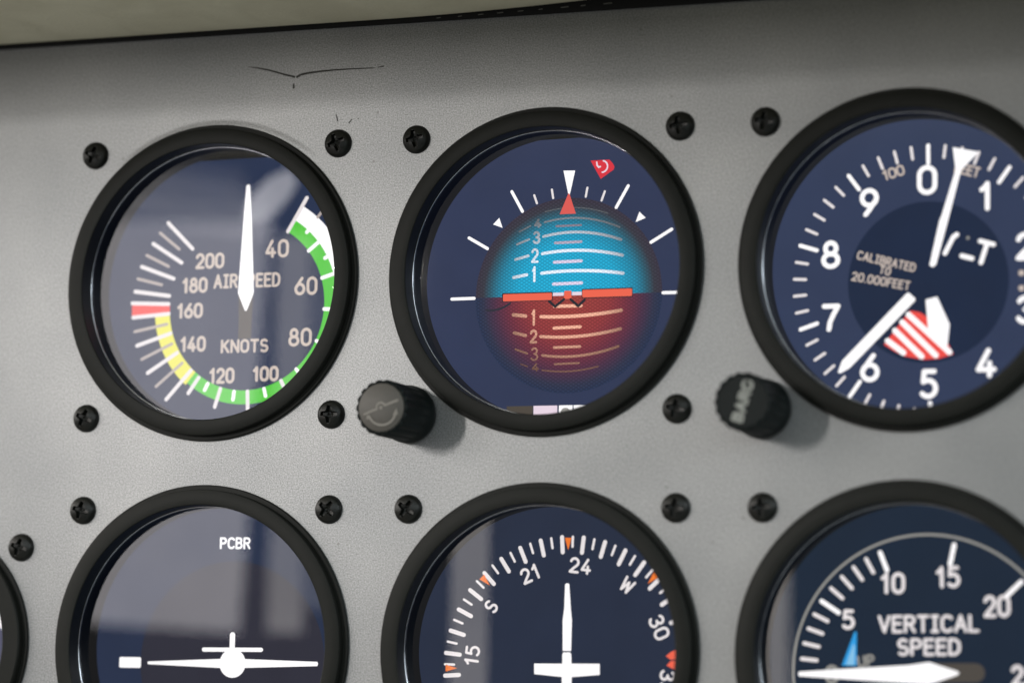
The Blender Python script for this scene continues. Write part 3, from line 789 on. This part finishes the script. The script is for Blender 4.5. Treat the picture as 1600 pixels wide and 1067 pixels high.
for p, q in [((-1.9, -10.6), (7.1, -19.0)), ((-3.3, -12.2), (4.1, -19.6)), ((-4.9, -14.0), (1.0, -19.8)), ((-6.5, -16.2), (-3.0, -18.9))]: ribbon(bm, [p, q], 1.25, Y3)
obj('flag_stripes', bm, M['white'], d)
obj('hundreds_pointer', poly([(1.86, -7.4), (4.42, -6.83), (7.17, -12.94), (6.6, -18.2), (6.1, -18.4), (2.45, -14.13)], Y4), M['white'], root)
obj('thin_needle', poly([(7.84, 25.9), (13.55, 24.6), (9.7, 20.79), (7.0, 10.5), (6.85, 9.9), (4.2, .2), (3.5, -.4), (2.7, .1), (4.9, 9.9), (5.35, 10.9), (8.45, 20.9)], Y4-.05), M['white'], root)
obj('long_needle', poly([(-1.75, -5.8), (-.35, -7.15), (-.4, -7.6), (-14.85, -22.0), (-16.9, -23.15), (-17.55, -22.95), (-16.6, -20.4), (-2.2, -5.85)], Y4-.1), M['white'], root)
obj('needle_hub', poly([(1.6, -.2), (6.2, 3.6), (7.6, 2.8), (8.0, 1.4), (3.4, -2.6), (1.8, -2.0)], Y3+.03), M['bg_alt2'], root)

# ---- course / turn display
root, d = instrument('turn_coordinator', 'dial with a white aircraft symbol and the letters PCBR', 0, 1, 'bg_turn', 36)
obj('centre_disc', disc(2.85, -3.45, 23.6, Y1), M['bg_turn2'], d)
obj('lettering', text_bm('PCBR', 2.94, 24.35, 2.8, .5, 0, 7.9, .3), M['white'], d)
quick('index_block', 'white', d, (-26.3, -20.6, -5.0, -2.5), r=.4)
quick('index_block', 'amber', d, (26.7, 32, -5.0, -2.5), r=.4)
bm = bmesh.new()
disc(3.2, -3.6, 3.35, Y3, bm, 48)
poly([(-18.7, -3.45), (-18.9, -3.75), (-18.7, -4.1), (-.05, -4.72), (6.2, -4.62), (24.75, -3.95), (24.95, -3.45), (24.75, -2.95), (6.2, -2.55), (-.05, -2.6)], Y3-.01, bm)
ribbon(bm, [(3.0, 2.95), (3.0, -1)], 1.35, Y3-.02)
ribbon(bm, [(-4.3, -.5), (10.45, -.38)], 0.98, Y3-.03)
obj('aircraft_symbol', bm, M['white'], d)

# ---- heading
root, d = instrument('heading_indicator', 'compass dial with heading numerals, orange bugs and a white aircraft symbol', 1, 1, 'bg_hsi', 36)
c = (3.47, -3.73)
ticks(d, c, [(6.3+10*k, 26.1, 29.5) for k in range(36) if not 100 < 6.3+10*k < 258], 0.95, 'tick')
ticks(d, c, [(1.3+10*k, 27.3, 29.5) for k in range(36) if not 100 < 1.3+10*k < 258], 0.55, 'tick', y=Y3-.02)
for s, a, h in [('21', 336, 3.6), ('24', 6.3, 3.6), ('W', 36, 3.5), ('30', 65.9, 3.7), ('33', 96.3, 3.6), ('S', 306.5, 3.4), ('15', 276.7, 3.6)]:
    x, z = pol(c, a, 23.15)
    obj('numeral', text_bm(s, x, z, h, .58, -a, None, .32), M['tick'], d)
for a in (359.2, 314.3, 269.6, 44.0):
    obj('course_bug', poly([pol(c, a-1.55, 29.3), pol(c, a+1.55, 29.3), pol(c, a, 26.5)], Y4), M['amber'], d)
bm = bmesh.new()
for s in (-1, 1):
    a = 84.6+s*2.6
    poly([pol(c, 84.6+s*.35, 27.5), pol(c, 84.6+s*.35, 24.0), pol(c, a, 23.0), pol(c, a+s*1.8, 24.4), pol(c, a+s*3.2, 27.5)], Y4, bm)
obj('heading_bug', bm, M['orange'], d)
obj('course_needle', poly([(2.5, 15.1), (2.75, 15.35), (3.3, 15.35), (3.5, 15.1), (3.93, 9.8), (4.25, 7.1), (4.15, .3), (2.17, .3), (2.05, 7.1), (2.37, 9.8)], Y4), M['white'], root)
bm = bmesh.new()
poly([(2.1, -.4), (2.4, .0), (3.9, .0), (4.2, -.4), (4.3, -2.5), (10.93, -2.45), (10.96, -4.9), (4.4, -5.5), (4.3, -16), (2.1, -16), (2.05, -5.5), (-4.5, -4.95), (-4.56, -2.6), (2.1, -2.55)], Y4, bm)
obj('aircraft_symbol', bm, M['white'], root)

# ---- vertical speed
root, d = instrument('vertical_speed_indicator', 'dial lettered VERTICAL SPEED with a thin grey ring and white pointer', 2, 1, 'bg_vsi', 36)
c = (2.31, -3.31)
obj('scale_ring', arc_band(c, 29.22, 29.78, 0, 360, Y1, None, 180), M['grey'], d)
ticks(d, c, [(275.4, 24.4, 27.7), (282.4, 24.4, 27.7), (289.3, 24.4, 27.7), (296.2, 24.4, 27.7), (310.2, 24.4, 27.7), (317.3, 24.4, 27.7), (324.2, 24.4, 27.7), (331.0, 24.4, 27.7)], .85, 'tick')
ticks(d, c, [(303, 23.2, 27.7), (338, 23.6, 27.6), (12, 23.7, 27.9), (46, 23.7, 28)], 1.0, 'white')
for s, x, z, h, w in [('10', -5.3, 15.75, 4.7, 5.5), ('5', -15.0, 7.85, 4.4, 2.9), ('15', 6.7, 17.1, 4.7, 5.4), ('20', 17.25, 10.95, 4.8, 5.8), ('25', 23.0, -3.6, 4.6, 5.6)]:
    obj('numeral', text_bm(s, x, z, h, .8, 1.5 if x > 0 else 0, w), M['tick'], d)
obj('numeral', text_bm('0', -18.6, -4.0, 4.2, .8, 0, 3.0), M['grey'], d)
obj('lettering', text_bm('VERTICAL', 2.5, 7.1, 3.9, .68, 1.0, 22, .27), M['tick'], d)
obj('lettering', text_bm('SPEED', 2.6, 2.15, 3.8, .68, 1.0, 13.8, .27), M['tick'], d)
obj('lettering', text_bm('UP', -11.1, -1.0, 2.6, .55, 8, 3.9), M['grey'], d)
t_ = obj('up_arrow', poly([(-13.65, 5.25), (-13.15, 5.2), (-13.15, -2.05), (-16.4, -2.05)], Y2), M['skyblue'], d)
obj('arrow_highlight', poly([(-13.9, 2.6), (-13.55, 2.3), (-13.6, -1.9), (-15.5, -1.9)], Y3), M['paleblue'], d)
obj('pointer', poly([(-25.85, -3.5), (-26.05, -4.0), (-25.85, -4.5), (2.7, -5.9), (8.9, -3.7), (9.2, -3.3), (8.9, -2.95), (2.7, -1.05), (-1.8, -1.75)], Y4), M['white'], root)
bm = bmesh.new(); ribbon(bm, [(3, -3.3), (12.7, -3.2)], 4.1, Y4+.03)
obj('pointer_tail', bm, M['dimgrey'], root)

# ---- small dial cut off at the left edge
lr = thing('small_gauge', 'smaller round dial cut off at the lower left edge of the photo', 'dial', (LG[0], 0, LG[1]), 'round dials set in the grey panel')
obj('bezel', lathe([(28.3, -0.02), (28.3, -0.8), (27.3, -0.9), (27.3, -2.7), (27.0, -3.0), (23.1, -3.0), (22.8, -2.7), (22.8, 2.8), (23.4, 2.8), (23.4, -0.02)], 160, True), M['bezel'], lr, smooth=28)
obj('inner_sleeve', lathe([(22.9, 3.0), (22.9, 12.4), (23.8, 12.4), (23.8, 3.0)], 128, True), M['sleeve'], lr, smooth=30)
obj('cover_glass', disc(0, 0, 22.75, 1.1), M['glass'], lr)
dd = obj('display', disc(0, 0, 24.2, YD), M['bg_left'], lr)
bm = bmesh.new(); ribbon(bm, [(13.2, 7.8), (15.0, 4.2)], 1.5, Y3)
obj('tick_mark', bm, M['white'], dd)
bm = lathe([(0, 12.1), (23.6, 12.1)], 64)
obj('screen_backing', bm, M['backing'], lr)

# ------------------------------------------------------------------ screws
def screw_bm(rot):
    """pan head with a cross recess, as a height field on a disc"""
    R, H, depth = 3.3, 2.1, 1.7
    bm = bmesh.new(); nth = 120
    rs = [0.12*i for i in range(1, 22)]+[2.7, 2.85, 3.0, 3.1, 3.2, 3.27, R]
    def hgt(x, z):
        r = math.hypot(x, z)
        dome = H*(1-0.5*(r/R)**2) if r < 2.7 else H*(1-0.5*(r/R)**2)*math.sqrt(max(0, 1-((r-2.7)/(R-2.7+1e-4))**2))+0.0
        ca, sa = math.cos(rot), math.sin(rot)
        u, v = x*ca+z*sa, -x*sa+z*ca
        best = 0.0
        for p, q in ((abs(u), abs(v)), (abs(v), abs(u))):
            half = 0.68-0.16*p                          # arm half width narrows outwards
            edge = min((half-q)/0.14, (1.95-p)/0.28)
            t = min(1, max(0, edge+0.5)); best = max(best, t*t*(3-2*t)*(1 - 0.25*p))
        cz = max(0, 1-(math.hypot(u, v)/1.0)**2)
        return dome-depth*max(best, min(1, cz*1.6)*0.9)
    rings = []
    cen = bm.verts.new((0, -hgt(0, 0), 0))
    for r in rs:
        rings.append([bm.verts.new((r*math.cos(2*math.pi*i/nth), -max(-0.02, hgt(r*math.cos(2*math.pi*i/nth), r*math.sin(2*math.pi*i/nth))), r*math.sin(2*math.pi*i/nth))) for i in range(nth)])
    for i in range(nth):
        bm.faces.new((cen, rings[0][i], rings[0][(i+1) % nth]))
        for a, b in zip(rings, rings[1:]):
            bm.faces.new((a[i], b[i], b[(i+1) % nth], a[(i+1) % nth]))
    bmesh.ops.recalc_face_normals(bm, faces=bm.faces)
    return bm
screw_list = [
 (-S_, S_, 20, 'black cross-head screw above and left of the airspeed dial'),
 (S_, S_, -20, 'black cross-head screw above and right of the airspeed dial'),
 (-S_, -S_, 24, 'black cross-head screw below and left of the airspeed dial'),
 (S_, -S_, 2, 'black cross-head screw beside the grey-faced knob'),
 (PX-S_, S_, -12, 'black cross-head screw above and left of the attitude dial'),
 (PX+S_, S_, -8, 'black cross-head screw above and right of the attitude dial'),
 (PX+S_, -S_, 12, 'black cross-head screw beside the black lettered knob'),
 (2*PX-S_, S_, 8, 'blurred black screw above and left of the altimeter'),
 (-S_, S_-PZ, 15, 'black cross-head screw above and left of the PCBR dial'),
 (S_, S_-PZ, 40, 'black cross-head screw above and right of the PCBR dial'),
 (PX-S_, S_-PZ, 35, 'black cross-head screw above and left of the compass dial'),
 (PX+S_, S_-PZ, 10, 'black cross-head screw above and right of the compass dial'),
 (2*PX-S_, S_-PZ, -5, 'blurred black screw above and left of the vertical speed dial'),
 (-47.5, 22.75-PZ, 18, 'black cross-head screw beside the cut-off small dial'),
]
master = obj('panel_screw', screw_bm(0), M['screw'], smooth=40)
for i, (x, z, a, lab) in enumerate(screw_list):
    s = master if i == 0 else master.copy()
    if i: COL.objects.link(s)
    s.location = (x*MM, 0, z*MM); s.rotation_euler = (0, math.radians(a), 0)
    tag(s, lab, 'screw', 'black cross-head screws on the grey panel')

# ------------------------------------------------------------------ knobs
def knob_body():
    def wob(i, n, y):
        if y > -5.5: return 1.0
        k = 0.5+0.5*math.cos(2*math.pi*i/n*18)
        return 1.0-0.055*(1-k)**2
    return lathe([(3.0, 0.5), (6.4, -0.6), (6.55, -1.2), (6.55, -2.2), (6.3, -3.0), (6.1, -5.0), (6.25, -6.2), (6.3, -16.6), (6.15, -17.1), (5.75, -17.35), (5.6, -17.3), (5.5, -17.15), (0, -17.15)], 216, False, None, wob)
k1 = thing('adjustment_knob', 'black ribbed knob with a grey face and pale aircraft symbol', 'knob', (PX-S_, 0, -S_-.4), 'control knobs on the panel')
obj('body', knob_body(), M['knob'], k1, smooth=35)
cap = obj('cap', lathe([(5.35, -17.0), (5.35, -17.45), (5.2, -17.55), (0, -17.58)], 96), M['knobcap'], k1, smooth=35)
bm = bmesh.new()
yy = -17.66
ribbon(bm, [(-3.9, -1.45), (-.9, -.3)], .55, yy); ribbon(bm, [(.9, .45), (3.9, 1.5)], .55, yy-.01)
ribbon(bm, arc(0, .05, 1.0, 1.0, 20, 200, 10), .5, yy-.02); disc(0, -.05, .42, yy-.03, bm, 16)
ribbon(bm, arc(.35, -.9, 3.2, 3.0, 200, 345, 20), .5, yy-.04)
poly([(-3.4, -2.6), (-3.2, -1.5), (-1.9, -2.5)], yy-.05, bm); poly([(2.9, -1.7), (3.75, -.1), (4.2, -1.7)], yy-.06, bm)
obj('aircraft_mark', bm, M['knobmark'], cap)
k2 = thing('pressure_knob', 'black ribbed knob with pale vertical lettering beside the altimeter', 'knob', (2*PX-S_, 0, -S_-.4), 'control knobs on the panel')
obj('body', knob_body(), M['knob'], k2, smooth=35)
obj('lettering', text_bm('BARO', .1, .1, 2.7, .7, 73, 9.2, .30, -17.25), M['knobtext'], k2)
